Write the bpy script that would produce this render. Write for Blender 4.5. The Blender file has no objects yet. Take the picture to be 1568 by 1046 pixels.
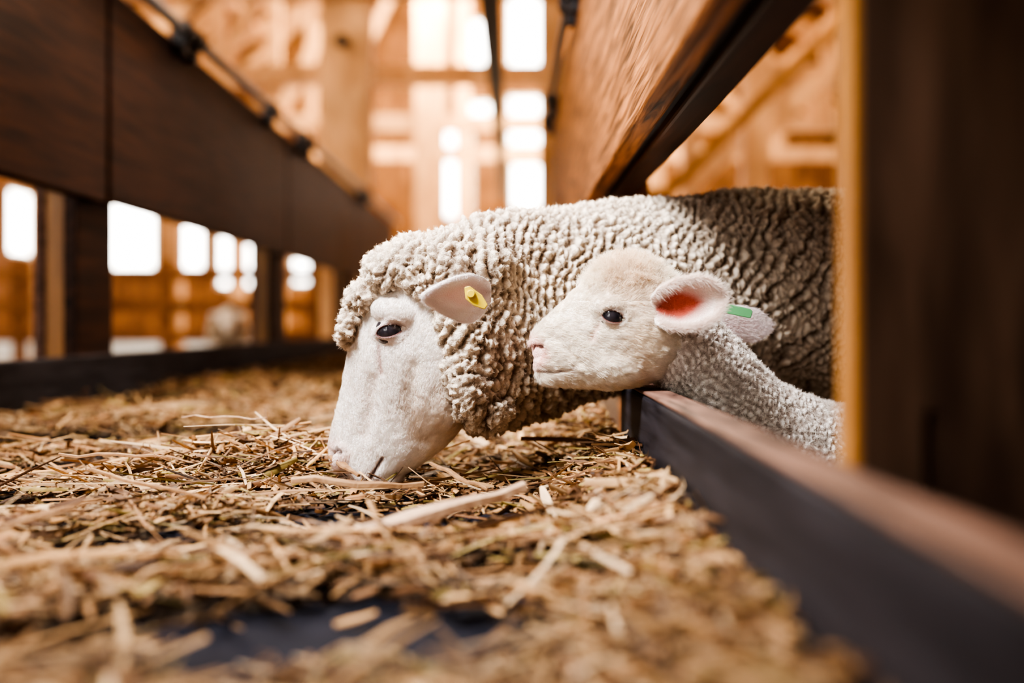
import bpy, math, random
import numpy as np
from mathutils import Vector, Matrix
from mathutils.bvhtree import BVHTree
random.seed(7); rng=np.random.default_rng(7)
scene=bpy.context.scene
CAMZ=0.24
def at(u,v,Y):
    # helper: image pixel coordinates -> metres at distance Y along the feed alley
    return Vector(((u-784)*Y/1568.0, Y, CAMZ+(497-v)*Y/1568.0))

# ------------------------------------------------------------------ noise
def h3(I,k=0.0):
    d=I[:,0]*127.1+I[:,1]*311.7+I[:,2]*74.7+k*19.19
    s=np.sin(d)*43758.5453
    return s-np.floor(s)
def vnoise(P):
    P=np.asarray(P,float); I=np.floor(P); f=P-I; f=f*f*(3-2*f)
    r=0
    for dx in (0,1):
        for dy in (0,1):
            for dz in (0,1):
                w=(f[:,0] if dx else 1-f[:,0])*(f[:,1] if dy else 1-f[:,1])*(f[:,2] if dz else 1-f[:,2])
                r=r+w*h3(I+np.array([dx,dy,dz]))
    return r
def fbm(P,o=4):
    a=.5;r=0;t=0
    for i in range(o):
        r=r+a*vnoise(P*(2**i)+i*17.3);t+=a;a*=.5
    return r/t
def vor(P):
    I=np.floor(P); F1=np.full(len(P),9.);F2=np.full(len(P),9.)
    for dx in (-1,0,1):
        for dy in (-1,0,1):
            for dz in (-1,0,1):
                C=I+np.array([dx,dy,dz])
                Q=C+np.stack([h3(C,1),h3(C,2),h3(C,3)],1)
                d=np.sqrt(((Q-P)**2).sum(1))
                F2=np.where(d<F1,F1,np.minimum(F2,d)); F1=np.minimum(F1,d)
    return F1,F2
def sst(a,b,x):
    t=np.clip((x-a)/(b-a),0,1); return t*t*(3-2*t)

# ------------------------------------------------------------------ materials
def newmat(name):
    m=bpy.data.materials.new(name); m.use_nodes=True
    nt=m.node_tree; b=nt.nodes['Principled BSDF']; return m,nt,b
def wood(name,c1,c2,rough=.55,scale=(30,3,30),bump=.25,spec=.5):
    m,nt,b=newmat(name); N=nt.nodes;L=nt.links
    tc=N.new('ShaderNodeTexCoord'); mp=N.new('ShaderNodeMapping'); mp.inputs['Scale'].default_value=scale
    L.new(tc.outputs['Object'],mp.inputs['Vector'])
    n=N.new('ShaderNodeTexNoise'); n.inputs['Scale'].default_value=1.0; n.inputs['Detail'].default_value=6; n.inputs['Distortion'].default_value=.6
    L.new(mp.outputs[0],n.inputs['Vector'])
    cr=N.new('ShaderNodeValToRGB'); cr.color_ramp.elements[0].position=.3; cr.color_ramp.elements[1].position=.72
    cr.color_ramp.elements[0].color=(*c1,1); cr.color_ramp.elements[1].color=(*c2,1)
    L.new(n.outputs['Fac'],cr.inputs[0])
    n2=N.new('ShaderNodeTexNoise'); n2.inputs['Scale'].default_value=2.2; n2.inputs['Detail'].default_value=3
    L.new(tc.outputs['Object'],n2.inputs['Vector'])
    mx=N.new('ShaderNodeMixRGB'); mx.blend_type='MULTIPLY'; mx.inputs[0].default_value=.6
    cr2=N.new('ShaderNodeValToRGB'); cr2.color_ramp.elements[0].position=.35; cr2.color_ramp.elements[0].color=(.45,.42,.4,1); cr2.color_ramp.elements[1].position=.65; cr2.color_ramp.elements[1].color=(1,1,1,1)
    L.new(n2.outputs['Fac'],cr2.inputs[0]); L.new(cr.outputs[0],mx.inputs[1]); L.new(cr2.outputs[0],mx.inputs[2])
    L.new(mx.outputs[0],b.inputs['Base Color'])
    b.inputs['Roughness'].default_value=rough; b.inputs['Specular IOR Level'].default_value=spec
    bp=N.new('ShaderNodeBump'); bp.inputs['Strength'].default_value=bump; bp.inputs['Distance'].default_value=.004
    L.new(n.outputs['Fac'],bp.inputs['Height']); L.new(bp.outputs[0],b.inputs['Normal'])
    return m
def plain(name,c,rough=.5,metal=0,noise=.2,sc=20,spec=.5):
    m,nt,b=newmat(name); N=nt.nodes;L=nt.links
    tc=N.new('ShaderNodeTexCoord'); n=N.new('ShaderNodeTexNoise'); n.inputs['Scale'].default_value=sc; n.inputs['Detail'].default_value=5
    L.new(tc.outputs['Object'],n.inputs['Vector'])
    mx=N.new('ShaderNodeMixRGB'); mx.inputs[1].default_value=(*[x*(1-noise) for x in c],1); mx.inputs[2].default_value=(*[min(1,x*(1+noise)) for x in c],1)
    L.new(n.outputs['Fac'],mx.inputs[0]); L.new(mx.outputs[0],b.inputs['Base Color'])
    b.inputs['Roughness'].default_value=rough; b.inputs['Metallic'].default_value=metal; b.inputs['Specular IOR Level'].default_value=spec
    return m
def vcol(name,rough=.7,sss=0.,bump=None,trans=0.):
    m,nt,b=newmat(name); N=nt.nodes;L=nt.links
    a=N.new('ShaderNodeAttribute'); a.attribute_name='col'
    L.new(a.outputs['Color'],b.inputs['Base Color']); b.inputs['Roughness'].default_value=rough
    if 'Specular IOR Level' in b.inputs: b.inputs['Specular IOR Level'].default_value=.25
    if sss: b.inputs['Subsurface Weight'].default_value=sss; b.inputs['Subsurface Radius'].default_value=(1,.4,.25); b.inputs['Subsurface Scale'].default_value=.006
    if bump:
        tc=N.new('ShaderNodeTexCoord'); n=N.new('ShaderNodeTexNoise'); n.inputs['Scale'].default_value=bump; n.inputs['Detail'].default_value=6
        L.new(tc.outputs['Object'],n.inputs['Vector']); bp=N.new('ShaderNodeBump'); bp.inputs['Strength'].default_value=.7; bp.inputs['Distance'].default_value=.003
        L.new(n.outputs['Fac'],bp.inputs['Height']); L.new(bp.outputs[0],b.inputs['Normal'])
    if trans:
        t=N.new('ShaderNodeBsdfTranslucent'); L.new(a.outputs['Color'],t.inputs['Color'])
        ms=N.new('ShaderNodeMixShader'); ms.inputs[0].default_value=trans
        L.new(b.outputs[0],ms.inputs[1]); L.new(t.outputs[0],ms.inputs[2]); L.new(ms.outputs[0],N['Material Output'].inputs['Surface'])
    return m
M_dark=wood('dark_stained_wood',(.013,.005,.003),(.082,.030,.014),.5,(40,3,40),.3,.14)
M_darkR=wood('worn_brown_wood',(.030,.011,.005),(.56,.23,.08),.5,(80,5,80),.9,.12)
M_black=wood('black_weathered_wood',(.009,.008,.011),(.050,.047,.057),.6,(50,4,50),.4,.14)
M_postfg=wood('foreground_post_wood',(.032,.017,.011),(.15,.085,.054),.55,(30,30,4),.3,.2)
M_yellow=wood('golden_wood',(.34,.14,.03),(.58,.28,.07),.5,(20,20,3),.2)
M_ochre=wood('ochre_post_wood',(.24,.10,.016),(.50,.22,.045),.5,(20,20,3),.2)
M_top=wood('worn_edge_wood',(.045,.024,.019),(.30,.165,.12),.6,(70,8,70),.5,.2)
M_timber=wood('pine_timber',(.55,.27,.11),(.88,.52,.26),.6,(8,8,2),.1)
M_roof=wood('roof_boards',(.050,.018,.006),(.16,.060,.019),.7,(2,6,2),.1,.2)
M_wall=wood('wall_boards',(.13,.052,.018),(.36,.165,.062),.7,(8,8,1.5),.1,.2)
M_rubber=plain('dark_trough_liner',(.020,.020,.028),.85,0,.4,30,.06)
M_metal=plain('galvanised_metal',(.24,.24,.25),.45,.2,.3,40)
M_iron=plain('dark_iron',(.04,.036,.036),.45,.6,.3,60)
M_conc=plain('pen_floor_concrete',(.42,.40,.38),.8,0,.3,3)
M_pale=plain('pale_blue_wall_base',(.62,.68,.74),.7,0,.1,3)
M_frame=plain('window_frame_paint',(.75,.6,.42),.6,0,.1,5)
M_yel=plain('yellow_tag_plastic',(.78,.58,.04),.35,0,.05)
M_grn=plain('green_tag_plastic',(.12,.36,.15),.35,0,.05)
M_hoof=plain('hoof_horn',(.05,.04,.035),.5)
M_skin=vcol('short_coat_skin',.7,.12,700)
M_woolm=vcol('wool_fleece',.95,0,520)
M_hair=vcol('coat_hair',.75,0,None,.3)
M_straw=vcol('straw',.6,0,None,.12)
m,nt,b=newmat('eye_wet_dark'); M_eye=m
N=nt.nodes; tc=N.new('ShaderNodeTexCoord'); n=N.new('ShaderNodeTexNoise'); n.inputs['Scale'].default_value=200
nt.links.new(tc.outputs['Object'],n.inputs['Vector']); mx=N.new('ShaderNodeMixRGB'); mx.inputs[1].default_value=(.010,.010,.018,1); mx.inputs[2].default_value=(.045,.038,.042,1)
nt.links.new(n.outputs['Fac'],mx.inputs[0]); nt.links.new(mx.outputs[0],b.inputs['Base Color']); b.inputs['Roughness'].default_value=.22
b.inputs['Coat Weight'].default_value=.4

# ------------------------------------------------------------------ builders
def empty(name,loc=(0,0,0)):
    e=bpy.data.objects.new(name,None); scene.collection.objects.link(e); e.empty_display_size=.1; e.location=loc; return e
def link(name,me,mat=None,parent=None,smooth=False):
    o=bpy.data.objects.new(name,me); scene.collection.objects.link(o)
    if mat: me.materials.append(mat)
    if parent: o.parent=parent
    if smooth: me.polygons.foreach_set('use_smooth',[True]*len(me.polygons))
    return o
class MB:
    def __init__(s): s.v=[];s.f=[]
    def box(s,x0,x1,y0,y1,z0,z1):
        b=len(s.v); s.v+=[(x,y,z) for x in (x0,x1) for y in (y0,y1) for z in (z0,z1)]
        s.f+=[tuple(b+i for i in q) for q in ((0,1,3,2),(4,6,7,5),(0,4,5,1),(2,3,7,6),(0,2,6,4),(1,5,7,3))]; return s
    def beam(s,p0,p1,w,h):
        p0=Vector(p0);p1=Vector(p1);d=(p1-p0).normalized(); up=Vector((0,1,0)) if abs(d.y)<.9 else Vector((0,0,1))
        a=d.cross(up).normalized(); c=a.cross(d).normalized(); b=len(s.v)
        for p in (p0,p1):
            for i in (-1,1):
                for j in (-1,1): s.v.append(tuple(p+a*i*h/2+c*j*w/2))
        s.f+=[tuple(b+i for i in q) for q in ((0,1,3,2),(4,6,7,5),(0,4,5,1),(2,3,7,6),(0,2,6,4),(1,5,7,3))]; return s
    def cyl(s,p0,p1,r,n=16,r2=None):
        p0=Vector(p0);p1=Vector(p1);d=(p1-p0).normalized(); up=Vector((0,0,1)) if abs(d.z)<.9 else Vector((1,0,0))
        a=d.cross(up).normalized(); c=a.cross(d); b=len(s.v); r2=r if r2 is None else r2
        for p,rr in ((p0,r),(p1,r2)):
            for i in range(n):
                t=2*math.pi*i/n; s.v.append(tuple(p+a*math.cos(t)*rr+c*math.sin(t)*rr))
        for i in range(n): s.f.append((b+i,b+(i+1)%n,b+n+(i+1)%n,b+n+i))
        s.f.append(tuple(b+i for i in range(n))[::-1]); s.f.append(tuple(b+n+i for i in range(n))); return s
    def obj(s,name,mat,parent=None,bevel=0):
        me=bpy.data.meshes.new(name); me.from_pydata(s.v,[],s.f); me.update()
        o=link(name,me,mat,parent)
        import bmesh
        bm=bmesh.new(); bm.from_mesh(me); bmesh.ops.recalc_face_normals(bm,faces=bm.faces); bm.to_mesh(me); bm.free()
        if bevel:
            md=o.modifiers.new('bevel','BEVEL'); md.width=bevel; md.segments=2; md.limit_method='ANGLE'
        return o

# ------------------------------------------------------------------ barn shell
G=-0.32   # pen floor level
XL,XR,YN,YF=-9.,7.,-4.,20.
EZ,RZ,RX=3.6,7.6,-.5
def roofz(x): return RZ-(RX-x)*(RZ-EZ)/(RX-XL) if x<RX else RZ-(x-RX)*(RZ-EZ)/(XR-RX)
MB().box(XL-.2,XR+.2,YN-.2,YF+.2,G-.1,G).obj('floor',M_conc)
def wall(name,axis,pos,u0,u1,z0,z1,holes,mat,th=.15):
    us=sorted({u0,u1,*[h[0] for h in holes],*[h[1] for h in holes]}); zs=sorted({z0,z1,*[h[2] for h in holes],*[h[3] for h in holes]})
    mb=MB()
    for a,b_ in zip(us,us[1:]):
        for c,d in zip(zs,zs[1:]):
            mu,mz=(a+b_)/2,(c+d)/2
            if any(h[0]<mu<h[1] and h[2]<mz<h[3] for h in holes): continue
            if axis=='y': mb.box(a,b_,pos,pos+th,c,d)
            else: mb.box(pos,pos+th,a,b_,c,d)
    return mb.obj(name,mat)
wc=[0]
def frame(axis,pos,h,th=.15):
    wc[0]+=1; mb=MB(); a,b_,c,d=h; t=.05
    def bx(u0,u1,z0,z1):
        if axis=='y': mb.box(u0,u1,pos-.03,pos+.05,z0,z1)
        else: mb.box(pos-.03,pos+.05,u0,u1,z0,z1)
    bx(a,a+t,c,d);bx(b_-t,b_,c,d);bx(a+t,b_-t,c,c+t);bx(a+t,b_-t,d-t,d)
    mb.obj('window_%d'%wc[0],M_frame)
far=[(-.08,.68,5.1,6.6),(-.08,.68,3.7,4.7),(-.02,.62,2.5,3.4),(-1.0,-.5,5.2,6.2),(-.85,-.4,4.1,4.6),(-1.45,-.75,2.3,4.1),
     (-7.85,-6.95,1.3,2.65),(-6.65,-6.0,1.3,2.4),(-5.75,-4.95,.95,2.3),(-4.3,-3.4,1.0,2.3)]
wall('wall_far','y',YF,XL,XR,G,8,far,M_wall)
for h in far: frame('y',YF,h)
lf=[(float(y),float(y)+1.1,1.5,2.7) for y in np.arange(5,19,1.9)]
wall('wall_left','x',XL-.15,YN,YF,G,EZ+.1,lf,M_wall)
for h in lf: frame('x',XL-.05,h)
rt=[(float(y),float(y)+1.3,1.5,2.8) for y in np.arange(4,18,2.6)]
wall('wall_right','x',XR,YN,YF,G,EZ+.1,rt,M_wall)
for h in rt: frame('x',XR,h)
wall('wall_near','y',YN-.15,XL,XR,G,8,[(-5.5,-2.5,1.0,3.6)],M_wall)
MB().box(XL,XR-.0,YF-.12,YF,G,.05).box(XL,XL+.12,2,YF-.12,G,.05).obj('trim_1',M_pale)
mb=MB()
for (xa,xb) in ((XL-.4,RX),(RX,XR+.4)):
    za=roofz(xa);zb=roofz(xb); b=len(mb.v)
    for x,z in ((xa,za),(xb,zb)):
        for y in (YN-.2,YF+.2):
            mb.v+= [(x,y,z),(x,y,z+.12)]
    mb.f+=[(b,b+2,b+6,b+4),(b+1,b+5,b+7,b+3),(b,b+4,b+5,b+1),(b+2,b+3,b+7,b+6),(b,b+1,b+3,b+2),(b+4,b+6,b+7,b+5)]
mb.obj('ceiling',M_roof)
mb=MB()
for y in (5.2,9.2,12.6,15.6,18.4):
    mb.beam((XL,y,3.3),(XR,y,3.3),.18,.24)
    for xa in (XL,XR): mb.beam((xa,y,EZ-.16),(RX,y,RZ-.2),.16,.24)
    for x in (-6.4,-3.6,2.6,4.8):
        mb.beam((x,y,3.3),(x,y,roofz(x)-.1),.14,.16)
    for x0,x1 in ((-6.4,-3.6),(-3.6,-1.9),(2.6,1.2),(4.8,2.6)):
        mb.beam((x0,y,3.3),(x1,y,roofz(x1)-.25),.13,.16)
    for x0 in (-4.2,2.2): mb.beam((x0,y+.1,G),(x0,y+.1,3.3),.2,.22)
    mb.beam((-4.2,y+.1,1.9),(-2.8,y+.1,3.3),.13,.16); mb.beam((2.2,y+.1,1.9),(3.6,y+.1,3.3),.13,.16)
for x in (-7.5,-6,-4.6,-3.2,-1.8,.8,2.1,3.4,4.7,6): mb.beam((x,YN,roofz(x)-.14),(x,YF,roofz(x)-.14),.12,.16)
for y in np.arange(-3,20,1.6):
    for xa in (XL,XR): mb.beam((xa,y,EZ-.05),(RX,y,RZ-.06),.07,.10)
mb.obj('roof_truss',M_timber)
MB().beam((1.1,8,1.15),(2.7,8,2.75),.1,.09).beam((1.1,8,G),(1.1,8,1.3),.12,.12).beam((2.7,8.05,G),(2.7,8.05,3.3),.16,.16).obj('diagonal_brace',M_yellow)
c=empty('timber_column')
MB().box(-1.73,-1.28,9.2,9.5,G,roofz(-1.5)-.1).obj('shaft',M_timber,c,.02)
MB().cyl((-1.53,9.2,2.78),(-1.53,9.15,2.78),.06).obj('bolt',M_iron,c)
c=empty('timber_column')
MB().box(-1.45,-1.0,15.2,15.5,G,roofz(-1.2)-.1).obj('shaft',M_timber,c,.02)
c=empty('timber_column')
MB().box(.25,.48,9.2,9.45,G,roofz(.4)-.1).obj('shaft',M_timber,c,.02)
c=empty('timber_column')
MB().box(-.95,-.7,17.2,17.45,G,roofz(-.8)-.1).obj('shaft',M_timber,c,.02)
MB().box(-.15,-.06,3.2,12.5,1.74,1.80).box(-.115,-.095,3.2,12.5,1.80,1.92).box(-.15,-.06,3.2,12.5,1.92,1.95).obj('overhead_rail',M_iron)
mb=MB()
for z in (.05,.38,.72): mb.box(-8.8,-1.9,11.0,11.06,z,z+.12)
for x in np.arange(-8.6,-1.8,1.6): mb.box(x,x+.12,11.06,11.16,G,.95)
mb.obj('pen_fence',M_wall,None,.01)
mb=MB()
for z in (.1,.5): mb.box(.9,6.8,9.8,9.86,z,z+.14)
for x in np.arange(1,6.8,1.5): mb.box(x,x+.12,9.86,9.96,G,.8)
mb.obj('pen_fence',M_wall,None,.01)

# ------------------------------------------------------------------ trough
XLb,XRb=-1.2,.17; BT=.152
tr=empty('feed_trough')
MB().box(XLb,XRb,-.6,12,-.03,0).obj('trough_floor',M_rubber,tr)
MB().box(XLb,XRb+.04,-.6,12,G,-.03).obj('trough_base',M_conc,tr)
MB().box(XLb-.04,XLb,-.6,12,-.03,BT).obj('left_board',M_black,tr,.006)
MB().box(XRb,XRb+.04,-.6,1.60,-.03,BT-.004).obj('right_board',M_black,tr,.005)
MB().box(XRb+.001,XRb+.039,-.6,1.598,BT-.004,BT+.001).obj('right_board_worn_top',M_top,tr,.002)
MB().box(XRb,XRb+.04,2.75,11,-.03,BT).obj('right_board_rear',M_black,tr,.005)

# left fence
lfp=empty('wooden_fence')
ys=[-.6,.62,3.05,5.48,7.9,10.4]
for i,(a,b_) in enumerate(zip(ys,ys[1:])):
    MB().box(-1.24,-1.2,a+.010,b_-.010,.61 if i!=1 else .595,1.25).obj('rail_panel_%d'%(i+1),M_dark,lfp,.008)
MB().box(-1.30,-1.245,-.6,10.4,.66,1.2).obj('rail_backing',M_black,lfp,.004)
for i,y in enumerate((.49,2.92,5.35,7.78,10.2)):
    MB().box(-1.28,-1.24,y,y+.26,G,.67).obj('post_board_%d'%(i+1),M_dark,lfp,.004)
    MB().box(-1.335,-1.281,y+.01,y+.25,G,.66).obj('post_core_%d'%(i+1),M_ochre,lfp,.004)
    MB().box(-1.365,-1.336,y,y+.26,G,.66).obj('post_back_%d'%(i+1),M_top,lfp,.004)
MB().cyl((-1.165,-.6,1.285),(-1.165,10.4,1.285),.021).obj('pipe',M_metal,lfp)
mb=MB()
for y in (1.8,2.75,3.62,3.74,4.95,5.7,5.88,8.0,8.2): 
    mb.cyl((-1.165,y,1.285),(-1.165,y+.07,1.285),.036); mb.box(-1.21,-1.16,y+.01,y+.06,1.2,1.30)
mb.obj('pipe_clamps',M_iron,lfp)
# right fence
rf=empty('wooden_fence')
MB().box(.17,.205,-.6,4.3,.52,1.09).obj('rail_panel',M_darkR,rf,.006)
MB().box(.205,.216,-.6,4.3,.53,1.05).obj('rail_gap_strip',M_black,rf)
MB().box(.216,.262,-.6,4.25,.515,.70).obj('rail_outer_board',M_dark,rf,.005)
MB().box(.245,.305,2.28,2.36,G,.56).obj('post_mid',M_darkR,rf,.004)
MB().box(.215,.285,4.1,4.2,G,1.0).obj('post_rear',M_darkR,rf,.004)
MB().cyl((.15,-.6,1.1),(.15,4.5,1.1),.013).obj('pipe',M_metal,rf)
mb=MB()
for y in (2.6,2.72,3.9,4.3): mb.cyl((.15,y,1.1),(.15,y+.05,1.1),.026); mb.box(.145,.175,y+.01,y+.04,1.04,1.11)
mb.obj('pipe_clamps',M_iron,rf)
# foreground post with slot
pf=empty('wooden_post')
x0,x1,y0,y1=.2125,.375,.632,.664
mb=MB(); sx0,sx1,sz0,sz1=.254,.265,.120,.187
mb.box(x0+.004,sx0,y0,y1,G,1.3).box(sx1,x1,y0,y1,G,1.3).box(sx0,sx1,y0,y1,G,sz0).box(sx0,sx1,y0,y1,sz1,1.3)
mb.obj('post_body',M_postfg,pf)
MB().box(x0-.001,x0+.0035,y0+.003,y1,G,1.3).obj('post_lit_side',M_yellow,pf)  # light on the post's side face painted in as a golden strip
MB().box(sx0-.002,sx1+.002,y1-.006,y1+.01,sz0-.01,sz1+.01).obj('slot_back',M_black,pf)

# ------------------------------------------------------------------ straw
BAREC=[(-.14,1.16,.20,.075),(-.15,.76,.17,.085),(-.9,1.95,.28,.18),(-.38,1.07,.12,.06),(.0,.93,.07,.05),(-.55,2.15,.20,.14),(-.64,1.25,.11,.08),(-.32,.72,.07,.05),(-1.0,2.9,.15,.3),(-.02,1.3,.05,.03),(-.7,1.6,.09,.07)]
def hay_h(x,y):
    P=np.stack([x*6,y*6,np.zeros_like(x)],1)
    h=.004+.040*fbm(P,3)
    h+=.045*np.exp(-((x-.17)/.085)**2)*(y>0)
    h+=.060*np.exp(-(((x+.36)/.15)**2+((y-1.52)/.11)**2))
    h+=.03*np.exp(-(((x-.08)/.16)**2+((y-1.9)/.25)**2))
    h+=.02*np.exp(-(((x+.9)/.25)**2+((y-3.2)/.9)**2))
    h*=1-.75*np.exp(-(((x+.19)/.07)**2+((y-1.43)/.07)**2))
    b=np.zeros_like(x)
    wx=(fbm(P*3+5,2)-.5)*.14; wy=(fbm(P*3+55,2)-.5)*.12
    for cx,cy,a,c in BAREC: b=np.maximum(b,np.exp(-(((x+wx-cx)/a)**2+((y+wy-cy)/c)**2)**2))
    return h*(1-.97*b), b
hp=empty('hay_pile')
nx,ny=170,420
gx=np.linspace(XLb+.002,XRb-.002,nx); gy=np.linspace(-.3,8,ny)
GX,GY=np.meshgrid(gx,gy); hh,bb=hay_h(GX.ravel(),GY.ravel())
hz=hh*.50-.010-.03*bb+.006*(rng.random(len(hh))-.5)
me=bpy.data.meshes.new('hay_base'); V=np.stack([GX.ravel(),GY.ravel(),hz],1)
idx=np.arange(nx*ny).reshape(ny,nx); F=np.stack([idx[:-1,:-1],idx[:-1,1:],idx[1:,1:],idx[1:,:-1]],-1).reshape(-1,4)
me.from_pydata(V.tolist(),[],F.tolist()); me.update()
M_base=wood('chaff_layer',(.020,.010,.006),(.10,.053,.024),.8,(120,120,120),1)
link('hay_base',me,M_base,hp)
PAL=np.array([(.50,.285,.125),(.61,.375,.185),(.37,.195,.082),(.22,.105,.047),(.12,.058,.028),(.72,.51,.31),(.35,.25,.075),(.45,.23,.10),(.57,.325,.14),(.27,.135,.06),(.155,.078,.038),(.67,.43,.22)])*.93
def straws(name,n,xr,yr,L,W,lift=1.0,pitch=.16,seed=1,raise_=0.0):
    r=np.random.default_rng(seed)
    x=r.uniform(*xr,n*2); y=r.uniform(*yr,n*2)
    h,b=hay_h(x,y)
    keep=(r.random(n*2)>b*1.05)&(r.random(n*2)<np.clip(.1+h/.03,0,1)); x=x[keep][:n];y=y[keep][:n];h=h[keep][:n]; n=len(x)
    ln=np.exp(r.normal(np.log(L),.55,n)).clip(L*.3,L*3.0); w=np.exp(r.normal(np.log(W),.5,n)).clip(W*.35,W*2.6)
    w=np.minimum(w,ln*.35)
    a=r.uniform(0,2*np.pi,n); p=r.normal(0,pitch,n).clip(-.42,.42); roll=r.normal(0,.6,n)
    fr=r.random(n)
    z=h*(.40+.65*fr)+.002+np.abs(np.sin(p))*ln*.25+raise_
    d=np.stack([np.cos(a)*np.cos(p),np.sin(a)*np.cos(p),np.sin(p)],1)
    s=np.stack([-np.sin(a),np.cos(a),0*a],1); u=np.cross(d,s)
    s2=s*np.cos(roll)[:,None]+u*np.sin(roll)[:,None]; u2=np.cross(d,s2)
    bend=r.normal(0,.14,n); lat=r.normal(0,.14,n); tw=r.normal(0,.7,n)
    c=np.stack([x,y,z],1); rows=4; vs=[]
    for i in range(rows):
        t=i/(rows-1)-.5
        cen=c+d*(t*ln)[:,None]+u2*(bend*ln*(.25-t*t*1)*1.0)[:,None]+s*(lat*ln*t*t)[:,None]
        ss=s2*np.cos(tw*t)[:,None]+u2*np.sin(tw*t)[:,None]
        ww=w*(1 if 0<i<rows-1 else .6)
        for j in (-1,0,1):
            vs.append(cen+ss*(j*ww/2)[:,None]+u2*((1-abs(j))*w*.28)[:,None])
    V=np.stack(vs,1)
    V[:,:,0]=V[:,:,0].clip(XLb+.002,XRb-.0015); V[:,:,2]=np.maximum(V[:,:,2],.0015)
    fq=[]
    for i in range(rows-1):
        for j in range(2): fq.append([i*3+j,i*3+j+1,(i+1)*3+j+1,(i+1)*3+j])
    fq=np.array(fq); F=(fq[None]+ (np.arange(n)*rows*3)[:,None,None]).reshape(-1)
    me=bpy.data.meshes.new(name); nv=n*rows*3; nf=n*len(fq)
    me.vertices.add(nv); me.vertices.foreach_set('co',V.reshape(-1)); me.loops.add(nf*4); me.loops.foreach_set('vertex_index',F.astype(np.int32))
    me.polygons.add(nf); me.polygons.foreach_set('loop_start',np.arange(nf,dtype=np.int32)*4); me.update(calc_edges=True)
    layer_tone=.36+.64*sst(0,.85,fr)   # straw gets darker towards the bottom of the layer
    col=PAL[r.integers(0,len(PAL),n)]*(r.uniform(.6,1.15,n)*layer_tone)[:,None]
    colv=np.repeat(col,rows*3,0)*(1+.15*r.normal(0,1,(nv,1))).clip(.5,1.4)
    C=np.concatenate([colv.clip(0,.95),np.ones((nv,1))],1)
    at_=me.color_attributes.new('col','FLOAT_COLOR','POINT'); at_.data.foreach_set('color',C.reshape(-1))
    link(name,me,M_straw,hp)
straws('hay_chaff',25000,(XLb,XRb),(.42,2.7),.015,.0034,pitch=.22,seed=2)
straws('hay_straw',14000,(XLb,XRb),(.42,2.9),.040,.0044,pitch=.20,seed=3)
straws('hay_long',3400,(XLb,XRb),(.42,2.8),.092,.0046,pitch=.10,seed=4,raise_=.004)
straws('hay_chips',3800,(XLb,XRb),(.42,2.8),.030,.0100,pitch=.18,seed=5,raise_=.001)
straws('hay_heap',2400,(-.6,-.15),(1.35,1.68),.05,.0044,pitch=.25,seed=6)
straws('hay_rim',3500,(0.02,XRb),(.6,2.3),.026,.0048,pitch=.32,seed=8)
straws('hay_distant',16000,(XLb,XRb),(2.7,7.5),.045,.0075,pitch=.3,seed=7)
def chip(name,p0,p1,w,th,mat):
    p0=Vector(p0);p1=Vector(p1); d=(p1-p0); L=d.length; d.normalize(); s=Vector((-d.y,d.x,0)).normalized(); u=d.cross(s)*-1
    if u.z<0: u=-u
    mb=MB(); n=7
    for i in range(n):
        t=i/(n-1); ww=w*(.35+.65*math.sin(math.pi*min(1,t*1.1+.12)))*random.uniform(.85,1.1); cc=p0+d*L*t+u*.003*random.uniform(-1,1)
        mb.v+=[tuple(cc-s*ww/2),tuple(cc+s*ww/2),tuple(cc+s*ww/2*.9+u*th),tuple(cc-s*ww/2*.9+u*th)]
        if i: 
            k=(i-1)*4
            for j in range(4): mb.f.append((k+j,k+(j+1)%4,k+4+(j+1)%4,k+4+j))
    mb.f+= [(3,2,1,0),tuple((n-1)*4+j for j in range(4))]
    mb.obj(name,mat,hp,.0008)
M_chip=wood('wood_chip',(.42,.24,.14),(.74,.51,.33),.6,(80,80,80),.4)
M_chip2=wood('wood_chip_brown',(.28,.14,.06),(.50,.29,.14),.6,(80,80,80),.4)
chip('chip_1',(-.155,1.02,.030),(.015,1.09,.062),.040,.009,M_chip)
chip('chip_2',(-.27,1.25,.048),(-.11,1.28,.036),.026,.006,M_chip2)
chip('chip_3',(-.53,1.29,.055),(-.35,1.17,.04),.006,.004,M_chip2)
chip('chip_4',(-.11,1.38,.05),(-.03,1.26,.035),.008,.004,M_chip2)
chip('chip_5',(-.50,.93,.045),(-.40,1.0,.065),.010,.004,M_chip2)
chip('chip_6',(-.03,1.75,.06),(-.08,1.95,.075),.02,.005,M_chip2)
chip('chip_7',(-.50,1.55,.10),(-.36,1.50,.10),.004,.002,M_chip)
chip('chip_8',(-.255,1.44,.055),(-.205,1.37,.035),.014,.004,M_chip2)
chip('chip_9',(-.62,1.40,.06),(-.47,1.42,.055),.009,.004,M_chip2)

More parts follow.
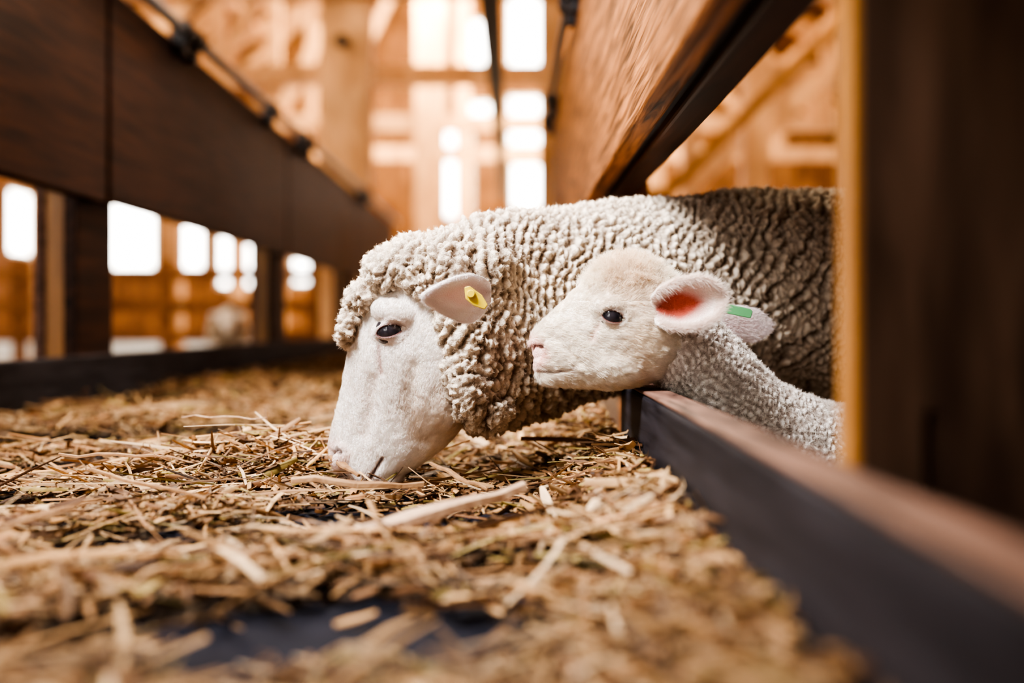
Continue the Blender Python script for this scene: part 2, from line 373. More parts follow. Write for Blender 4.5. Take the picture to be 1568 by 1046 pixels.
# ------------------------------------------------------------------ animal tools
def catmull(A,k):
    A=np.asarray(A,float); n=len(A); out=[]
    E=np.vstack([2*A[0]-A[1],A,2*A[-1]-A[-2]])
    for i in range(n-1):
        p0,p1,p2,p3=E[i],E[i+1],E[i+2],E[i+3]
        for j in range(k):
            t=j/k; out.append(.5*((2*p1)+(-p0+p2)*t+(2*p0-5*p1+4*p2-p3)*t*t+(-p0+3*p1-3*p2+p3)*t**3))
    out.append(A[-1]); return np.array(out)
def loft(secs,n=36,k=4,pw=2.0,nose=0.0):
    S=catmull(secs,k); V=[];F=[]
    for r in S:
        c,a,b=r[:3],r[3:6],r[6:9]
        for i in range(n):
            t=2*math.pi*i/n; ct,st=math.cos(t),math.sin(t)
            cc=math.copysign(abs(ct)**(2/pw),ct); ss=math.copysign(abs(st)**(2/pw),st)
            V.append(c+a*cc+b*ss*(1-nose*cc))
    m=len(S)
    for q in range(m-1):
        for i in range(n): F.append((q*n+i,q*n+(i+1)%n,(q+1)*n+(i+1)%n,(q+1)*n+i))
    F.append(tuple(range(n))[::-1]); F.append(tuple((m-1)*n+i for i in range(n)))
    return V,F
def ell(c,r,rot=0,n=20):
    V=[];F=[]; cr,sr=math.cos(rot),math.sin(rot)
    for i in range(1,n):
        ph=math.pi*i/n
        for j in range(n*2):
            th=math.pi*j/n; x,y,z=r[0]*math.sin(ph)*math.cos(th),r[1]*math.sin(ph)*math.sin(th),r[2]*math.cos(ph)
            V.append(np.array([c[0]+x*cr-z*sr,c[1]+y,c[2]+x*sr+z*cr]))
    m=n*2
    for i in range(n-2):
        for j in range(m): F.append((i*m+j,(i+1)*m+j,(i+1)*m+(j+1)%m,i*m+(j+1)%m))
    F.append(tuple(range(m))); F.append(tuple((n-2)*m+j for j in range(m))[::-1])
    return V,F
def fuse(name,parts,voxel,smooth=8):
    V=[];F=[]
    for v,f in parts:
        b=len(V); V+= [tuple(map(float,q)) for q in v]; F+=[tuple(i+b for i in q) for q in f]
    me=bpy.data.meshes.new(name+'_src'); me.from_pydata(V,[],F); me.update()
    import bmesh
    bm=bmesh.new(); bm.from_mesh(me); bmesh.ops.recalc_face_normals(bm,faces=bm.faces); bm.to_mesh(me); bm.free()
    o=bpy.data.objects.new(name+'_src',me); scene.collection.objects.link(o)
    r=o.modifiers.new('r','REMESH'); r.mode='VOXEL'; r.voxel_size=voxel
    s=o.modifiers.new('s','SMOOTH'); s.factor=.5; s.iterations=smooth
    dg=bpy.context.evaluated_depsgraph_get(); dg.update()
    m2=bpy.data.meshes.new_from_object(o.evaluated_get(dg)); m2.name=name
    bpy.data.objects.remove(o); return m2
def getco(me):
    c=np.empty(len(me.vertices)*3); me.vertices.foreach_get('co',c); return c.reshape(-1,3)
def getno(me):
    c=np.empty(len(me.vertices)*3); me.vertices.foreach_get('normal',c); return c.reshape(-1,3)
def setco(me,c): me.vertices.foreach_set('co',c.reshape(-1)); me.update()
def setcol(me,C):
    C=np.concatenate([C.clip(0,1),np.ones((len(C),1))],1)
    a=me.color_attributes.new('col','FLOAT_COLOR','POINT'); a.data.foreach_set('color',C.reshape(-1))
def getattr_col(me):
    a=np.empty(len(me.vertices)*4); me.color_attributes['col'].data.foreach_get('color',a); return a.reshape(-1,4)[:,:3]
def sample(me,n,filt=None,seed=0):
    r=np.random.default_rng(seed); me.calc_loop_triangles(); T=np.empty(len(me.loop_triangles)*3,np.int32); me.loop_triangles.foreach_get('vertices',T); T=T.reshape(-1,3)
    co=getco(me);no=getno(me); a=getattr_col(me)
    A=np.linalg.norm(np.cross(co[T[:,1]]-co[T[:,0]],co[T[:,2]]-co[T[:,0]]),axis=1)
    if filt is not None: A=A*filt(co[T].mean(1))
    ti=r.choice(len(T),n,p=A/A.sum()); u=r.random(n);v=r.random(n); k=u+v>1; u[k]=1-u[k]; v[k]=1-v[k]
    w=np.stack([1-u-v,u,v],1)[:,:,None]; t=T[ti]
    N=(no[t]*w).sum(1); N/=np.linalg.norm(N,axis=1)[:,None]+1e-9
    return (co[t]*w).sum(1),N,(a[t]*w).sum(1)
def hair(name,P,col,r0,r1,mat,parent):
    n,k,_=P.shape
    cu=bpy.data.hair_curves.new(name); cu.add_curves([k]*n)
    cu.attributes['position'].data.foreach_set('vector',P.reshape(-1).astype(np.float32))
    ra=cu.attributes.get('radius') or cu.attributes.new('radius','FLOAT','POINT')
    ra.data.foreach_set('value',np.tile(np.linspace(r0,r1,k),n).astype(np.float32))
    ca=cu.attributes.new('col','FLOAT_COLOR','CURVE'); ca.data.foreach_set('color',np.concatenate([col.clip(0,1),np.ones((n,1))],1).reshape(-1).astype(np.float32))
    cu.materials.append(mat); o=bpy.data.objects.new(name,cu); scene.collection.objects.link(o); o.parent=parent; return o
def nvec(P,s): 
    return np.stack([vnoise(P*s+3.1),vnoise(P*s+31.7),vnoise(P*s+77.3)],1)*2-1
def wool_hair(name,me,n,parent,ln=.007,r=.00022,curl=.0012,filt=None,seed=1,gain=1.1,turns=7):
    P,N,C=sample(me,n,filt,seed); g=np.random.default_rng(seed)
    d=N*.55+nvec(P,110)*.9+g.normal(0,.25,(n,3)); d/=np.linalg.norm(d,axis=1)[:,None]
    d=d+N*.25
    a=np.cross(d,np.array([.3,.5,.81])); a/=np.linalg.norm(a,axis=1)[:,None]; b=np.cross(d,a)
    k=6; out=[]; ph=g.uniform(0,6.28,n); L=ln*g.uniform(.6,1.3,n)
    for i in range(k):
        t=i/(k-1); an=ph+t*turns; am=curl*min(1,t*2)
        out.append(P-N*.001+d*(L*t)[:,None]+a*(np.cos(an)*am)[:,None]+b*(np.sin(an)*am)[:,None])
    return hair(name,np.stack(out,1),C*g.uniform(.85,1.15,(n,1))*gain,r,r*.6,M_hair,parent)
def coat_hair(name,me,n,parent,flow,ln=.004,r=.00016,filt=None,seed=1,lift=.35,messy=.2,gain=1.05):
    P,N,C=sample(me,n,filt,seed); g=np.random.default_rng(seed)
    f=flow(P); f=f-N*(f*N).sum(1)[:,None]; f/=np.linalg.norm(f,axis=1)[:,None]+1e-9
    d=f+N*lift+nvec(P,150)*messy+nvec(P,45)*messy*.7+g.normal(0,.12,(n,3)); L=ln*g.uniform(.6,1.35,n)
    out=[P-N*.0005, P+d*(L*.5)[:,None]+N*(L*.06)[:,None], P+d*L[:,None]-N*(L*.08)[:,None]]
    clump=.88+.18*vnoise(P*190)
    return hair(name,np.stack(out,1),C*(g.uniform(.85,1.1,n)*clump)[:,None]*gain,r,r*.3,M_hair,parent)
def segdist(x,z,pl):
    d=np.full(len(x),9.)
    for (a,b),(c,e) in zip(pl,pl[1:]):
        t=np.clip(((x-a)*(c-a)+(z-b)*(e-b))/((c-a)**2+(e-b)**2),0,1); d=np.minimum(d,np.hypot(x-a-t*(c-a),z-b-t*(e-b)))
    return d
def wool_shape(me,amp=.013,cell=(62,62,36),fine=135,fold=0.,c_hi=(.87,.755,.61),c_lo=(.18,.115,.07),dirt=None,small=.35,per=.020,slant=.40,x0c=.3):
    P=getco(me);N=getno(me)
    q=P+nvec(P,40)*.006+nvec(P,110)*.0018
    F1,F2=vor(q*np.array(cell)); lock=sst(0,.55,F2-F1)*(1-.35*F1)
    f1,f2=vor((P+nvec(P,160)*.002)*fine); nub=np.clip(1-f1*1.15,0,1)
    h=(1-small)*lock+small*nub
    if fold:
        # wavy fleece ridges running down the flanks
        w=P[:,0]-slant*(P[:,2]-x0c)+(fbm(P*8,2)-.5)*.14*(per/.02)+(vnoise(P*np.array([40,40,55]))-.5)*.016*(per/.02)
        fo=np.abs(np.sin(math.pi*w/per))**.75
        st=(.35+.65*sst(.35,.62,fbm(P*7+9,2)))*fold
        h=.44*fo*st+.44*(1-st)*.55+.40*lock+.26*nub
    big=(fbm(P*14,2)-.5)*.012
    setco(me,P+N*((h-.45)*amp+big)[:,None])
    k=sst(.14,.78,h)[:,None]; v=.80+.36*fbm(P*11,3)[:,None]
    C=(np.array(c_lo)*(1-k)+np.array(c_hi)*k)*v  # occlusion shade painted between the locks as a dirty brown tint
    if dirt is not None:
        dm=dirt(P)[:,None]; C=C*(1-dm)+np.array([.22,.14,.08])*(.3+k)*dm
    setcol(me,C); return h
def mkeye(parent,bvh,u,v,Yc,R,a,b,tilt,skin,pink,side=-1,sink=.5):
    c=at(u,v,Yc); 
    o=Vector((c.x,Yc+side*.5,c.z)); hit=bvh.ray_cast(o,Vector((0,-side,0)))[0]; yh=hit.y
    yc=yh-side*R*sink
    n=32; tag_='near' if side<0 else 'off'
    e=bpy.data.meshes.new('eyeball'); V,F=ell((c.x,yc,c.z),(R,R,R),0,16); e.from_pydata([tuple(q) for q in V],[],F); e.update(); link('eyeball_'+tag_,e,M_eye,parent,True)
    ct,st=math.cos(tilt),math.sin(tilt)
    def opening(t,fu,fv):
        x=a*fu*math.cos(t); s_=math.sin(t)
        z=b*fv*(abs(s_)**1.15)*(1 if s_>0 else -1)*(1.0 if s_>0 else .85)
        return x,z
    prof=[(.93,.84,None,-.0008),(.99,.95,None,.0016),(1.12,1.25,None,.0030),(1.34,1.7,0,.0026),(1.7,2.4,0,.0004),(2.1,3.0,0,-.004)]
    V=[];C=[]
    for ri,(fu,fv,mode,off) in enumerate(prof):
        for i in range(n):
            t=2*math.pi*i/n; x,z=opening(t,fu,fv)
            X=x*ct-z*st; Z=x*st+z*ct
            up=1.35 if math.sin(t)>0 else .8
            if mode is None: y=yc+side*(math.sqrt(max(R*R-x*x-z*z,1e-8))+off*up)
            else:
                oo=Vector((c.x+X,Yc+side*.5,c.z+Z)); hh=bvh.ray_cast(oo,Vector((0,-side,0)))[0]
                y=(hh.y if hh else yh)+side*off*up
            mid=tuple(.5*p+.5*s for p,s in zip(pink,skin)); mid2=tuple(.18*p+.82*s for p,s in zip(pink,skin))
            V.append((c.x+X,y,c.z+Z)); C.append(pink if ri<2 else (mid if ri==2 else (mid2 if ri==3 else skin)))
    F=[]
    for r_ in range(len(prof)-1):
        for i in range(n): F.append((r_*n+i,r_*n+(i+1)%n,(r_+1)*n+(i+1)%n,(r_+1)*n+i))
    me=bpy.data.meshes.new('eyelid'); me.from_pydata(V,[],F); me.update(); setcol(me,np.array(C)); ob=link('eyelid_'+tag_,me,M_skin,parent,True)
    s=ob.modifiers.new('s','SUBSURF'); s.levels=s.render_levels=2
    g=np.random.default_rng(4); Ls=[];
    for i in range(60):
        t=g.uniform(.25,math.pi-.15); x,z=opening(t,1.0,1.02); X=x*ct-z*st;Z=x*st+z*ct
        y=yc+side*(math.sqrt(max(R*R-x*x-z*z,1e-8))+.002)
        p=np.array([c.x+X,y,c.z+Z]); d=np.array([g.normal(-.15,.2)+.4*math.cos(t),side*1.0,g.normal(.1,.15)]); L_=a*g.uniform(.25,.45)
        Ls.append([p,p+d*L_*.5,p+d*L_+np.array([0,0,-L_*.2])])
    hair('lashes_'+tag_,np.array(Ls),np.tile(np.array(skin)*.7,(60,1)),.00012,.00005,M_hair,parent)
    P,N_,Cc=sample(me,2600,lambda q:(np.hypot((q[:,0]-c.x)/a,(q[:,2]-c.z)/b)>1.4)*1.,9)
    N_=N_*np.where((N_[:,1]*side)<0,-1,1)[:,None]
    d=np.tile(np.array([.3*1,0,.6]),(len(P),1))+N_*.3+g.normal(0,.2,(len(P),3)); LL=.0032
    hair('lid_hair_'+tag_,np.stack([P,P+d*LL*.5,P+d*LL],1),np.tile(np.array(skin),(len(P),1))*g.uniform(.85,1.1,(len(P),1)),.00016,.00006,M_hair,parent)
    return Vector((c.x,yc,c.z))
def ear(name,parent,base,tip,wide,cupdir,W,cup,prof,cin,cout,droop=0.,nhair=3500,hl=.005,inner=.55,rim=0,rimlen=.008,thick=.0035):
    base=Vector(base);tip=Vector(tip);ax=tip-base; wide=Vector(wide); wide=(wide-ax.normalized()*wide.dot(ax.normalized())).normalized(); cupdir=Vector(cupdir).normalized()
    nu,nv=26,21; V=[];C=[]
    for i in range(nu):
        t=i/(nu-1); w=W*np.interp(t,[p[0] for p in prof],[p[1] for p in prof])
        for j in range(nv):
            s=2*j/(nv-1)-1
            p=base+ax*t+wide*(w*math.sin(s*1.35)/math.sin(1.35))+cupdir*(cup*(abs(s)**1.7)*(1-.5*t)*(w/W))+Vector((0,0,-1))*droop*t*t
            V.append(tuple(p)); k=max(0,1-abs(s)/inner)*max(0,1-abs(t-.36)/.52); k=min(1,k*2.2)
            dk=1-.55*max(0,1-t/.4)
            C.append([(cin[q]*k*dk+cout[q]*(1-k)) for q in range(3)])
    F=[(i*nv+j,i*nv+j+1,(i+1)*nv+j+1,(i+1)*nv+j) for i in range(nu-1) for j in range(nv-1)]
    me=bpy.data.meshes.new(name); me.from_pydata(V,[],F); me.update(); setcol(me,np.array(C)); o=link(name,me,M_skin,parent,True)
    s=o.modifiers.new('t','SOLIDIFY'); s.thickness=thick; s.offset=0
    s=o.modifiers.new('s','SUBSURF'); s.levels=s.render_levels=1
    axn=np.array(ax.normalized()); cd=np.array(cupdir); wd=np.array(wide)
    P,N,Cc=sample(me,nhair,None,5); g=np.random.default_rng(3)
    sg=g.choice([-1,1],nhair)[:,None]; d=axn+N*sg*.35+g.normal(0,.2,(nhair,3)); L=(hl*g.uniform(.5,1.2,nhair))[:,None]
    out=(np.abs(Cc-np.array(cout)).sum(1)<.15)|((N*sg)@cd<0)
    Cc=np.where(out[:,None],np.array(cout)[None],Cc)
    keep=out
    off=thick*.5
    Q=np.stack([P+N*sg*off*.8,P+N*sg*(off+.0006)+d*L*.5,P+N*sg*(off+.0004)+d*L],1)
    hair(name+'_hair',Q[keep],(Cc*g.uniform(.88,1.1,(nhair,1)))[keep],.00017,.00005,M_hair,parent)
    if rim:
        Va=np.array(V).reshape(nu,nv,3); ii=g.integers(1,nu-1,rim); sd=g.choice([0,nv-1],rim); p=Va[ii,sd]*1.0
        p=p+(Va[np.minimum(ii+1,nu-1),sd]-p)*g.random((rim,1))
        inw=-wd*np.where(sd==0,-1,1)[:,None]
        d=axn*.6+inw*g.uniform(-.4,.8,(rim,1))+cd*.45+g.normal(0,.25,(rim,3)); LL=rimlen*g.uniform(.5,1.3,(rim,1))
        hair(name+'_rim_hair',np.stack([p,p+d*LL*.5,p+d*LL-cd*LL*.1],1),np.tile(np.array(cout),(rim,1))*g.uniform(.88,1.12,(rim,1)),.00018,.00005,M_hair,parent)
    return o
def leg(points,radii,n=16):
    secs=[]
    for p,r in zip(points,radii): secs.append((*p, r,0,0, 0,r*.9,0))
    return loft(secs,n,4)
def legs(parent,specs,mat_mesh_name,skincol,sc=1.):
    parts=[];hv=MB()
    for (x,y,ztop,hind) in specs:
        zt=ztop; H=zt-G
        off=[0,.015,0,.0,-.012] if not hind else [0,-.03,.05,.035,.02]
        zz=[zt,G+H*.72,G+H*.42,G+H*.14,G+.035]
        rr=[.055*sc,.042*sc,.022*sc if hind else .024*sc,.016*sc,.019*sc]
        parts.append(leg([(x+o*sc,y,z) for o,z in zip(off,zz)],rr))
        hx=x+off[-1]*sc
        hv.cyl((hx-.006,y-.012*sc,G),(hx,y-.010*sc,G+.045*sc+.005),.019*sc,12,.014*sc); hv.cyl((hx-.006,y+.012*sc,G),(hx,y+.010*sc,G+.045*sc+.005),.019*sc,12,.014*sc)
    me=fuse(mat_mesh_name,parts,.006,4); setcol(me,np.tile(np.array(skincol),(len(me.vertices),1))); link('legs',me,M_skin,parent,True)
    hv.obj('hooves',M_hoof,parent,.002)

# ------------------------------------------------------------------ SHEEP
sheep=empty('sheep'); Y0=1.45
def hsec(F_,B_,Y,w):
    f=at(*F_,Y);b=at(*B_,Y); c=(f+b)/2; a=(f-b)/2
    return (*c,*a,0,w,0)
secs=[hsec((585,410),(735,470),Y0,.050),hsec((556,450),(736,556),Y0,.064),hsec((540,500),(722,620),Y0,.067),hsec((532,545),(704,658),Y0,.059),
 hsec((524,592),(676,688),Y0,.047),hsec((515,632),(645,710),Y0,.040),hsec((507,664),(616,730),Y0,.036),hsec((503,690),(600,745),Y0,.036),hsec((506,711),(588,755),Y0,.033),hsec((520,732),(570,759),Y0,.023)]
parts=[loft(secs,40,5,2.15,.20)]
s=Y0/1568
def E(u,v,Y,ru,ry,rv,rot=0): c=at(u,v,Y); k=Y/1568; return ell(c,(ru*k,ry,rv*k),rot)
for sg in (-1,1):
    parts.append(E(606,480,Y0+sg*.045,38,.028,22,-.25))     # brow
    parts.append(E(612,525,Y0+sg*.040,34,.024,20,-.5))     # orbit floor
    parts.append(E(668,600,Y0+sg*.036,42,.029,62,.3))      # cheek muscle
    parts.append(E(600,600,Y0+sg*.022,20,.026,80,-.28))     # facial crest
    parts.append(E(523,700,Y0+sg*.018,19,.020,24,-.2))       # nostril wing
    parts.append(E(552,732,Y0+sg*.018,26,.022,16,-.45))       # upper lip
    parts.append(E(590,738,Y0+sg*.010,30,.020,15,.45))       # chin
face=fuse('face',parts,.0021,10)
P=getco(face);N=getno(face)
def pl(lst,Y): return [(at(u,v,Y).x,at(u,v,Y).z) for u,v in lst]
dm=segdist(P[:,0],P[:,2],pl([(536,751),(556,740),(574,726),(583,710),(590,698)],Y0)); 
dph=segdist(P[:,0],P[:,2],pl([(507,710),(520,720),(534,728),(544,744)],Y0)); 
dn=segdist(P[:,0],P[:,2],pl([(509,701),(511,690),(520,684),(529,688)],Y0)); side=sst(.008,.016,np.abs(P[:,1]-Y0))
dt=segdist(P[:,0],P[:,2],pl([(588,518),(586,545),(590,570)],Y0))
dc=segdist(P[:,0],P[:,2],pl([(575,580),(572,620),(562,660)],Y0))
dj=segdist(P[:,0],P[:,2],pl([(640,560),(632,620),(650,670)],Y0))
fine=vnoise(P*np.array([260,260,120]))-.5
disp=-.0050*np.exp(-(dm/.0028)**2)-.0025*np.exp(-(dph/.003)**2)-.008*np.exp(-(dn/.0030)**2)*side-.003*np.exp(-(dt/.0045)**2)-.005*np.exp(-(dc/.011)**2)-.0050*np.exp(-(dj/.012)**2)+(fbm(P*60,2)-.5)*.0010+fine*.0008
setco(face,P+N*disp[:,None])
C=np.tile(np.array([.91,.855,.80]),(len(P),1)); 
def mixc(C,col,m): return C*(1-m[:,None])+np.array(col)*m[:,None]
nz=at(510,701,Y0); dnose=np.hypot(P[:,0]-nz.x,P[:,2]-nz.z); 
C=mixc(C,(.74,.49,.41),.70*sst(.040,.004,dnose)); lip=at(560,746,Y0); C=mixc(C,(.46,.29,.21),.75*sst(.036,.004,np.hypot(P[:,0]-lip.x,P[:,2]-lip.z)))
C=mixc(C,(.26,.13,.11),.9*np.exp(-(dm/.0022)**2)); C=mixc(C,(.50,.31,.26),.55*np.exp(-(dph/.0028)**2)); C=mixc(C,(.05,.025,.022),.97*np.exp(-(dn/.0028)**2)*side)
C=mixc(C,(.56,.38,.33),.7*np.exp(-(dt/.0035)**2)); C=mixc(C,(.74,.62,.50),.45*np.exp(-(dj/.014)**2)); C=mixc(C,(.78,.66,.58),.35*np.exp(-(dc/.010)**2))
jw=at(690,640,Y0); C=mixc(C,(.68,.54,.40),.55*sst(.080,.015,np.hypot(P[:,0]-jw.x,P[:,2]-jw.z)))
C*= (.93+.12*fbm(P*50,3))[:,None]
setcol(face,C); link('face',face,M_skin,sheep,True)
bv=BVHTree.FromPolygons([v.co for v in face.vertices],[tuple(p.vertices) for p in face.polygons])
for sg in (-1,1): mkeye(sheep,bv,604,507,Y0,.0215,.0180,.0092,.22,(.88,.80,.74),(.20,.09,.08),sg)
ek=at(604,507,Y0)
hd=np.array(at(600,440,Y0)-at(545,720,Y0)); hd/=np.linalg.norm(hd)
coat_hair('face_hair',face,120000,sheep,lambda P: np.tile(hd,(len(P),1)),.0050,.00017,
   filt=lambda c:(np.hypot((c[:,0]-ek.x),(c[:,2]-ek.z)*1.5)>.027)*(np.hypot(c[:,0]-nz.x,c[:,2]-nz.z)>.013)*1.,lift=.20,messy=.20)
# wool
def nsec(u,v,Y,hp_,w,tilt=0): 
    c=at(u,v,Y); k=hp_*Y/1568; return (*c, k*math.sin(tilt),0,k*math.cos(tilt), 0,w,0)
wsec=[nsec(672,508,1.455,85,.064,-.22),nsec(694,505,1.46,135,.088,-.22),nsec(728,500,1.475,160,.098,-.15),nsec(775,490,1.51,163,.104,-.08),nsec(840,478,1.56,157,.108,-.05),nsec(930,457,1.62,146,.125,0),nsec(1030,460,1.69,155,.155,0),
 nsec(1150,458,1.76,163,.180),nsec(1280,456,1.83,162,.192),nsec(1420,462,1.90,162,.20),nsec(1580,468,1.98,158,.19),nsec(1690,475,2.03,128,.15),nsec(1740,485,2.05,80,.09)]
wp=[loft(wsec,48,5,2.15)]
wp+=[E(540,497,Y0,18,.045,36,-.15),E(560,458,Y0,28,.055,32,-.6),E(600,420,Y0,42,.064,44,-.5),E(640,410,Y0,52,.074,50),E(690,412,Y0,60,.082,62),E(740,420,Y0+.02,60,.085,74)]
wp+=[E(650,438,Y0-.03,32,.054,24)]
for sg in (-1,1): wp+=[E(714,590,Y0+sg*.045,36,.046,62,.25),E(742,628,Y0+.01+sg*.035,40,.042,34,.3)]
wool=fuse('fleece',wp,.0024,10)
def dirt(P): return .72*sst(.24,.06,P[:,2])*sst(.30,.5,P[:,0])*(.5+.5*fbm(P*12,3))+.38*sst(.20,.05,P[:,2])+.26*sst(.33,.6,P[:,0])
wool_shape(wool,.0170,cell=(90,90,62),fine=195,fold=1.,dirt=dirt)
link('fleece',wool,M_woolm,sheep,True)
wool_hair('fleece_fibres',wool,170000,sheep,.0040,.00014,.0005,filt=lambda c:np.where(c[:,0]<.75,1.,.12),gain=1.06)
EP=[(0,.35),(.12,.8),(.3,1.05),(.5,.95),(.75,.6),(.92,.28),(1,.06)]
ear('ear_near',sheep,at(752,447,1.375),at(645,457,1.285),(0.05,-.1,1),(0,-.55,-.8),.031,.010,EP,(.86,.64,.62),(.93,.86,.84),droop=-.002,nhair=6000,hl=.004,inner=.55,rim=900,rimlen=.004,thick=.004)
ear('ear_off',sheep,at(745,430,1.50),at(700,420,1.62),(0.05,-.1,1),(0,.6,-.8),.031,.012,EP,(.84,.62,.60),(.92,.84,.82),nhair=1500)
def tag(name,parent,pts,Y,mat,dy=.003):
    f=[at(u,v,Y+o) for u,v,o in pts]; n=len(f); mb=MB(); mb.v=[tuple(p) for p in f]+[(p.x,p.y+dy,p.z) for p in f]
    mb.f=[tuple(range(n)),tuple(range(n,2*n))[::-1]]+[(i,(i+1)%n,n+(i+1)%n,n+i) for i in range(n)]
    mb.obj(name,mat,parent,.001)
tag('yellow_ear_tag',sheep,[(711,440,-.004),(719,438,-.004),(738,452,0),(747,467,0),(742,474,0),(725,468,-.003),(713,458,-.004)],1.318,M_yel)
q=at(721,450,1.311); MB().cyl((q.x,q.y,q.z),(q.x,q.y+.008,q.z),.0052,24).obj('tag_button',M_yel,sheep,.001)
legs(sheep,[(.34,1.64,.12,0),(.37,1.80,.12,0),(1.02,1.86,.14,1),(1.06,2.05,.14,1)],'legs_mesh',(.72,.62,.55))
t=fuse('tail',[leg([(1.24,2.04,.40),(1.30,2.05,.30),(1.30,2.05,.12),(1.295,2.05,.02)],[.03,.035,.028,.015])],.005,4); wool_shape(t,.01); link('tail',t,M_woolm,sheep,True)

# ------------------------------------------------------------------ LAMB
lamb=empty('lamb'); Y1=1.375
L=[((1045,440),(1035,555),.036),((1003,404),(1003,580),.049),((962,393),(967,592),.053),((924,402),(932,596),.050),((894,430),(903,594),.041),((870,455),(878,592),.034),((850,475),(860,591),.029),((833,491),(846,589),.025),((819,506),(834,586),.021),((811,520),(822,576),.016)]
parts=[loft([hsec(a,b_,Y1,w) for a,b_,w in L],40,5,2.2,.12)]
for sg in (-1,1):
    parts.append(E(932,470,Y1+sg*.036,30,.021,18))
    parts.append(E(930,510,Y1+sg*.029,34,.021,18))
    parts.append(E(950,555,Y1+sg*.025,50,.027,34))
    parts.append(E(825,523,Y1+sg*.009,13,.013,14)); parts.append(E(838,553,Y1+sg*.011,22,.015,13)); parts.append(E(843,578,Y1+sg*.006,19,.014,12))
lface=fuse('face',parts,.0018,9)
P=getco(lface);N=getno(lface)
dm=segdist(P[:,0],P[:,2],pl([(806,564),(826,567),(848,569),(866,566),(874,560)],Y1)); dn=segdist(P[:,0],P[:,2],pl([(813,537),(816,530),(824,528),(829,531)],Y1)); side=sst(.004,.009,np.abs(P[:,1]-Y1))
dph=segdist(P[:,0],P[:,2],pl([(804,545),(820,549),(834,542)],Y1))
dc=segdist(P[:,0],P[:,2],pl([(842,515),(866,530),(884,552)],Y1)); dt=segdist(P[:,0],P[:,2],pl([(918,484),(908,500),(900,520)],Y1))
fine=vnoise(P*np.array([140,260,260]))-.5
disp=-.0040*np.exp(-(dm/.0020)**2)-.0012*np.exp(-(dph/.002)**2)-.005*np.exp(-(dn/.0022)**2)*side-.0028*np.exp(-(dc/.007)**2)-.002*np.exp(-(dt/.004)**2)+(fbm(P*70,2)-.5)*.0010+fine*.0008
setco(lface,P+N*disp[:,None])
C=np.tile(np.array([.93,.85,.74]),(len(P),1)); nz1=at(811,540,Y1); dno=np.hypot(P[:,0]-nz1.x,P[:,2]-nz1.z)
C=mixc(C,(.88,.50,.44),.85*sst(.028,.008,dno)); tp=at(960,420,Y1); C=mixc(C,(.74,.56,.38),.55*sst(.075,.01,np.hypot(P[:,0]-tp.x,P[:,2]-tp.z)))
ck=at(975,520,Y1); C=mixc(C,(.82,.66,.47),.55*sst(.05,.0,np.hypot(P[:,0]-ck.x,P[:,2]-ck.z)))
C=mixc(C,(.20,.08,.065),.95*np.exp(-(dm/.0019)**2)); C=mixc(C,(.24,.08,.07),.95*np.exp(-(dn/.0022)**2)*side); C=mixc(C,(.66,.42,.34),.6*np.exp(-(dt/.003)**2))
setcol(lface,C); link('face',lface,M_skin,lamb,True)
bv=BVHTree.FromPolygons([v.co for v in lface.vertices],[tuple(p.vertices) for p in lface.polygons])
for sg in (-1,1): mkeye(lamb,bv,932,486,Y1,.0165,.0138,.0088,-.22,(.90,.81,.69),(.16,.065,.05),sg)
ek1=at(932,486,Y1)
coat_hair('face_hair',lface,105000,lamb,lambda P: np.stack([np.ones(len(P)),0*P[:,0],np.where(P[:,2]>.27,.55,-.25)],1),.0064,.00017,
   filt=lambda c:(np.hypot((c[:,0]-ek1.x),(c[:,2]-ek1.z)*1.3)>.020)*(np.hypot(c[:,0]-nz1.x,c[:,2]-nz1.z)>.014)*sst(.0015,.003,segdist(c[:,0],c[:,2],pl([(806,564),(826,567),(848,569),(866,566)],Y1))),lift=.28,messy=.34)
wool_hair('crown_fluff',lface,14000,lamb,.010,.00015,.0012,filt=lambda c:sst(.28,.31,c[:,2])*sst(.08,.12,c[:,0]),seed=4)
lw=[(1008,500,1.385,70,.046,-.5),(1046,530,1.39,68,.052,-.6),(1090,570,1.405,62,.054,-.7),(1142,622,1.425,62,.059,-.6),(1205,672,1.45,72,.07,-.35),(1285,708,1.475,88,.085,-.1),(1400,722,1.50,98,.098,0),(1520,728,1.52,98,.10,0),(1600,728,1.53,80,.08,0),(1640,728,1.53,45,.04,0)]
secs=[]
for u,v,Y,hp_,w,tl in lw:
    c=at(u,v,Y);k=hp_*Y/1568; secs.append((*c,-k*math.sin(tl),0,k*math.cos(tl),0,w,0))
lwool=fuse('fleece',[loft(secs,40,5,2.05)],.0019,8)
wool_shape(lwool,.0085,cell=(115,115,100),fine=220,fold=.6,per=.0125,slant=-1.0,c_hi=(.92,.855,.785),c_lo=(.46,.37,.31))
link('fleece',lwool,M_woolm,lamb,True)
wool_hair('fleece_fibres',lwool,80000,lamb,.0038,.00013,.0006,filt=lambda c:np.where(c[:,0]<.5,1.,.15),seed=6)
ear('ear_near',lamb,at(998,476,1.33),at(1108,456,1.30),(0.05,0,1),(0,-1,.05),.0320,.025,
    [(0,.5),(.12,.82),(.35,1.0),(.6,1.0),(.8,.8),(.93,.45),(1,.12)],(.46,.095,.06),(.90,.78,.70),nhair=9000,hl=.007,inner=.68,rim=3800,rimlen=.012,thick=.005)
ear('ear_off',lamb,at(1075,482,1.425),at(1184,500,1.455),(0.1,0,1),(0,.6,-.6),.025,.008,
    [(0,.5),(.2,.85),(.5,1.0),(.75,.95),(.92,.5),(1,.12)],(.86,.66,.64),(.90,.79,.77),nhair=5000,hl=.004,rim=900,rimlen=.004)
tag('green_ear_tag',lamb,[(1106,466,0),(1111,464,0),(1149,473,0),(1153,477,0),(1150,487,0),(1146,487,0),(1108,479,0)],1.41,M_grn,.004)
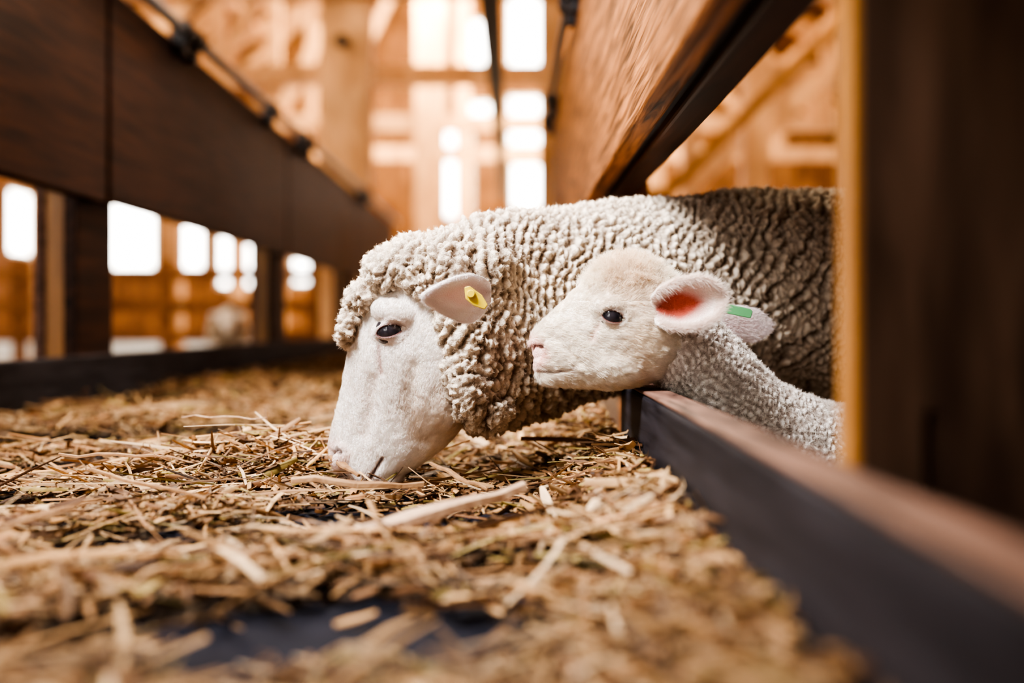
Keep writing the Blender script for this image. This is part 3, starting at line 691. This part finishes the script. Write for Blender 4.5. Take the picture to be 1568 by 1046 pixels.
legs(lamb,[(.47,1.44,-.02,0),(.49,1.53,-.02,0),(.76,1.47,-.02,1),(.78,1.57,-.02,1)],'legs_mesh',(.80,.72,.64),.72)
t=fuse('tail',[leg([(.83,1.53,.09),(.86,1.53,.06),(.87,1.53,-.05),(.865,1.53,-.10)],[.018,.02,.016,.01])],.004,4); wool_shape(t,.006,cell=(105,105,85)); link('tail',t,M_woolm,lamb,True)

# ------------------------------------------------------------------ distant sheep in the next pen
s2=empty('sheep',(-2.66,9.6,0)); s2.rotation_euler=(0,0,math.radians(-75))
secs=[(x,0,z,0,0,h,0,w,0) for x,z,h,w in ((-.52,.22,.06,.05),(-.45,.2,.16,.13),(-.2,.18,.2,.18),(.1,.17,.2,.19),(.35,.18,.18,.16),(.48,.22,.14,.11),(.58,.28,.11,.08),(.64,.3,.06,.05))]
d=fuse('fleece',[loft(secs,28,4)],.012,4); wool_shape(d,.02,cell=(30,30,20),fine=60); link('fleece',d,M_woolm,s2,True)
secs=[(x,0,z,0,0,h,0,w,0) for x,z,h,w in ((.56,.32,.08,.06),(.66,.30,.085,.065),(.75,.25,.06,.045),(.83,.20,.045,.035),(.86,.18,.02,.02))]
d=fuse('head',[loft(secs,24,4),ell((.62,-.10,.32),(.02,.06,.03)),ell((.62,.10,.32),(.02,.06,.03))],.007,3); setcol(d,np.tile([.85,.78,.72],(len(d.vertices),1))); link('head',d,M_skin,s2,True)
legs(s2,[(.35,-.09,.08,0),(.38,.09,.08,0),(-.36,-.09,.08,1),(-.38,.09,.08,1)],'legs_mesh',(.75,.68,.62))

# ------------------------------------------------------------------ lights
w=bpy.data.worlds.new('daylight'); scene.world=w; w.use_nodes=True
bg=w.node_tree.nodes['Background']; bg.inputs[0].default_value=(1,.95,.88,1); bg.inputs[1].default_value=10.0
def area(name,loc,target,size,energy,col,spread=180):
    l=bpy.data.lights.new(name,'AREA'); l.energy=energy; l.size=size; l.color=col; l.spread=math.radians(spread)
    o=bpy.data.objects.new(name,l); scene.collection.objects.link(o); o.location=loc
    o.rotation_euler=(Vector(target)-Vector(loc)).to_track_quat('-Z','Y').to_euler(); return o
area('added_light',(-1.0,.55,2.1),(.05,1.65,.4),.7,30,(.99,.98,1),75)  # added key light on the animals, no fixture hangs here
area('added_light',(-.5,3.6,2.6),(.15,1.7,.3),.9,70,(1,.86,.67),120)  # added warm rim light from behind the animals, not a barn fixture
area('added_light',(-.5,15,6.2),(-.5,18,3),3,1900,(1,.84,.60))  # added warm light for the glow at the far end
area('added_light',(-4.5,8,4.6),(-3,12,3),3,220,(1,.77,.48))  # added unseen warm light on the left background
area('added_light',(3.5,7,4.6),(3,12,3),3,140,(1,.70,.40))  # added unseen warm light on the right background

scene.view_settings.view_transform='AgX'
try: scene.view_settings.look='AgX - High Contrast'
except Exception as e: print(e)
scene.view_settings.exposure=.38
# ------------------------------------------------------------------ camera
cam=bpy.data.cameras.new('camera'); co=bpy.data.objects.new('camera',cam); scene.collection.objects.link(co); scene.camera=co
co.location=(0,0,CAMZ); co.rotation_euler=(math.pi/2,0,0); cam.lens=36; cam.sensor_width=36; cam.shift_y=-26/1568; cam.clip_start=.02
cam.dof.use_dof=True; cam.dof.focus_distance=1.37; cam.dof.aperture_fstop=1.4
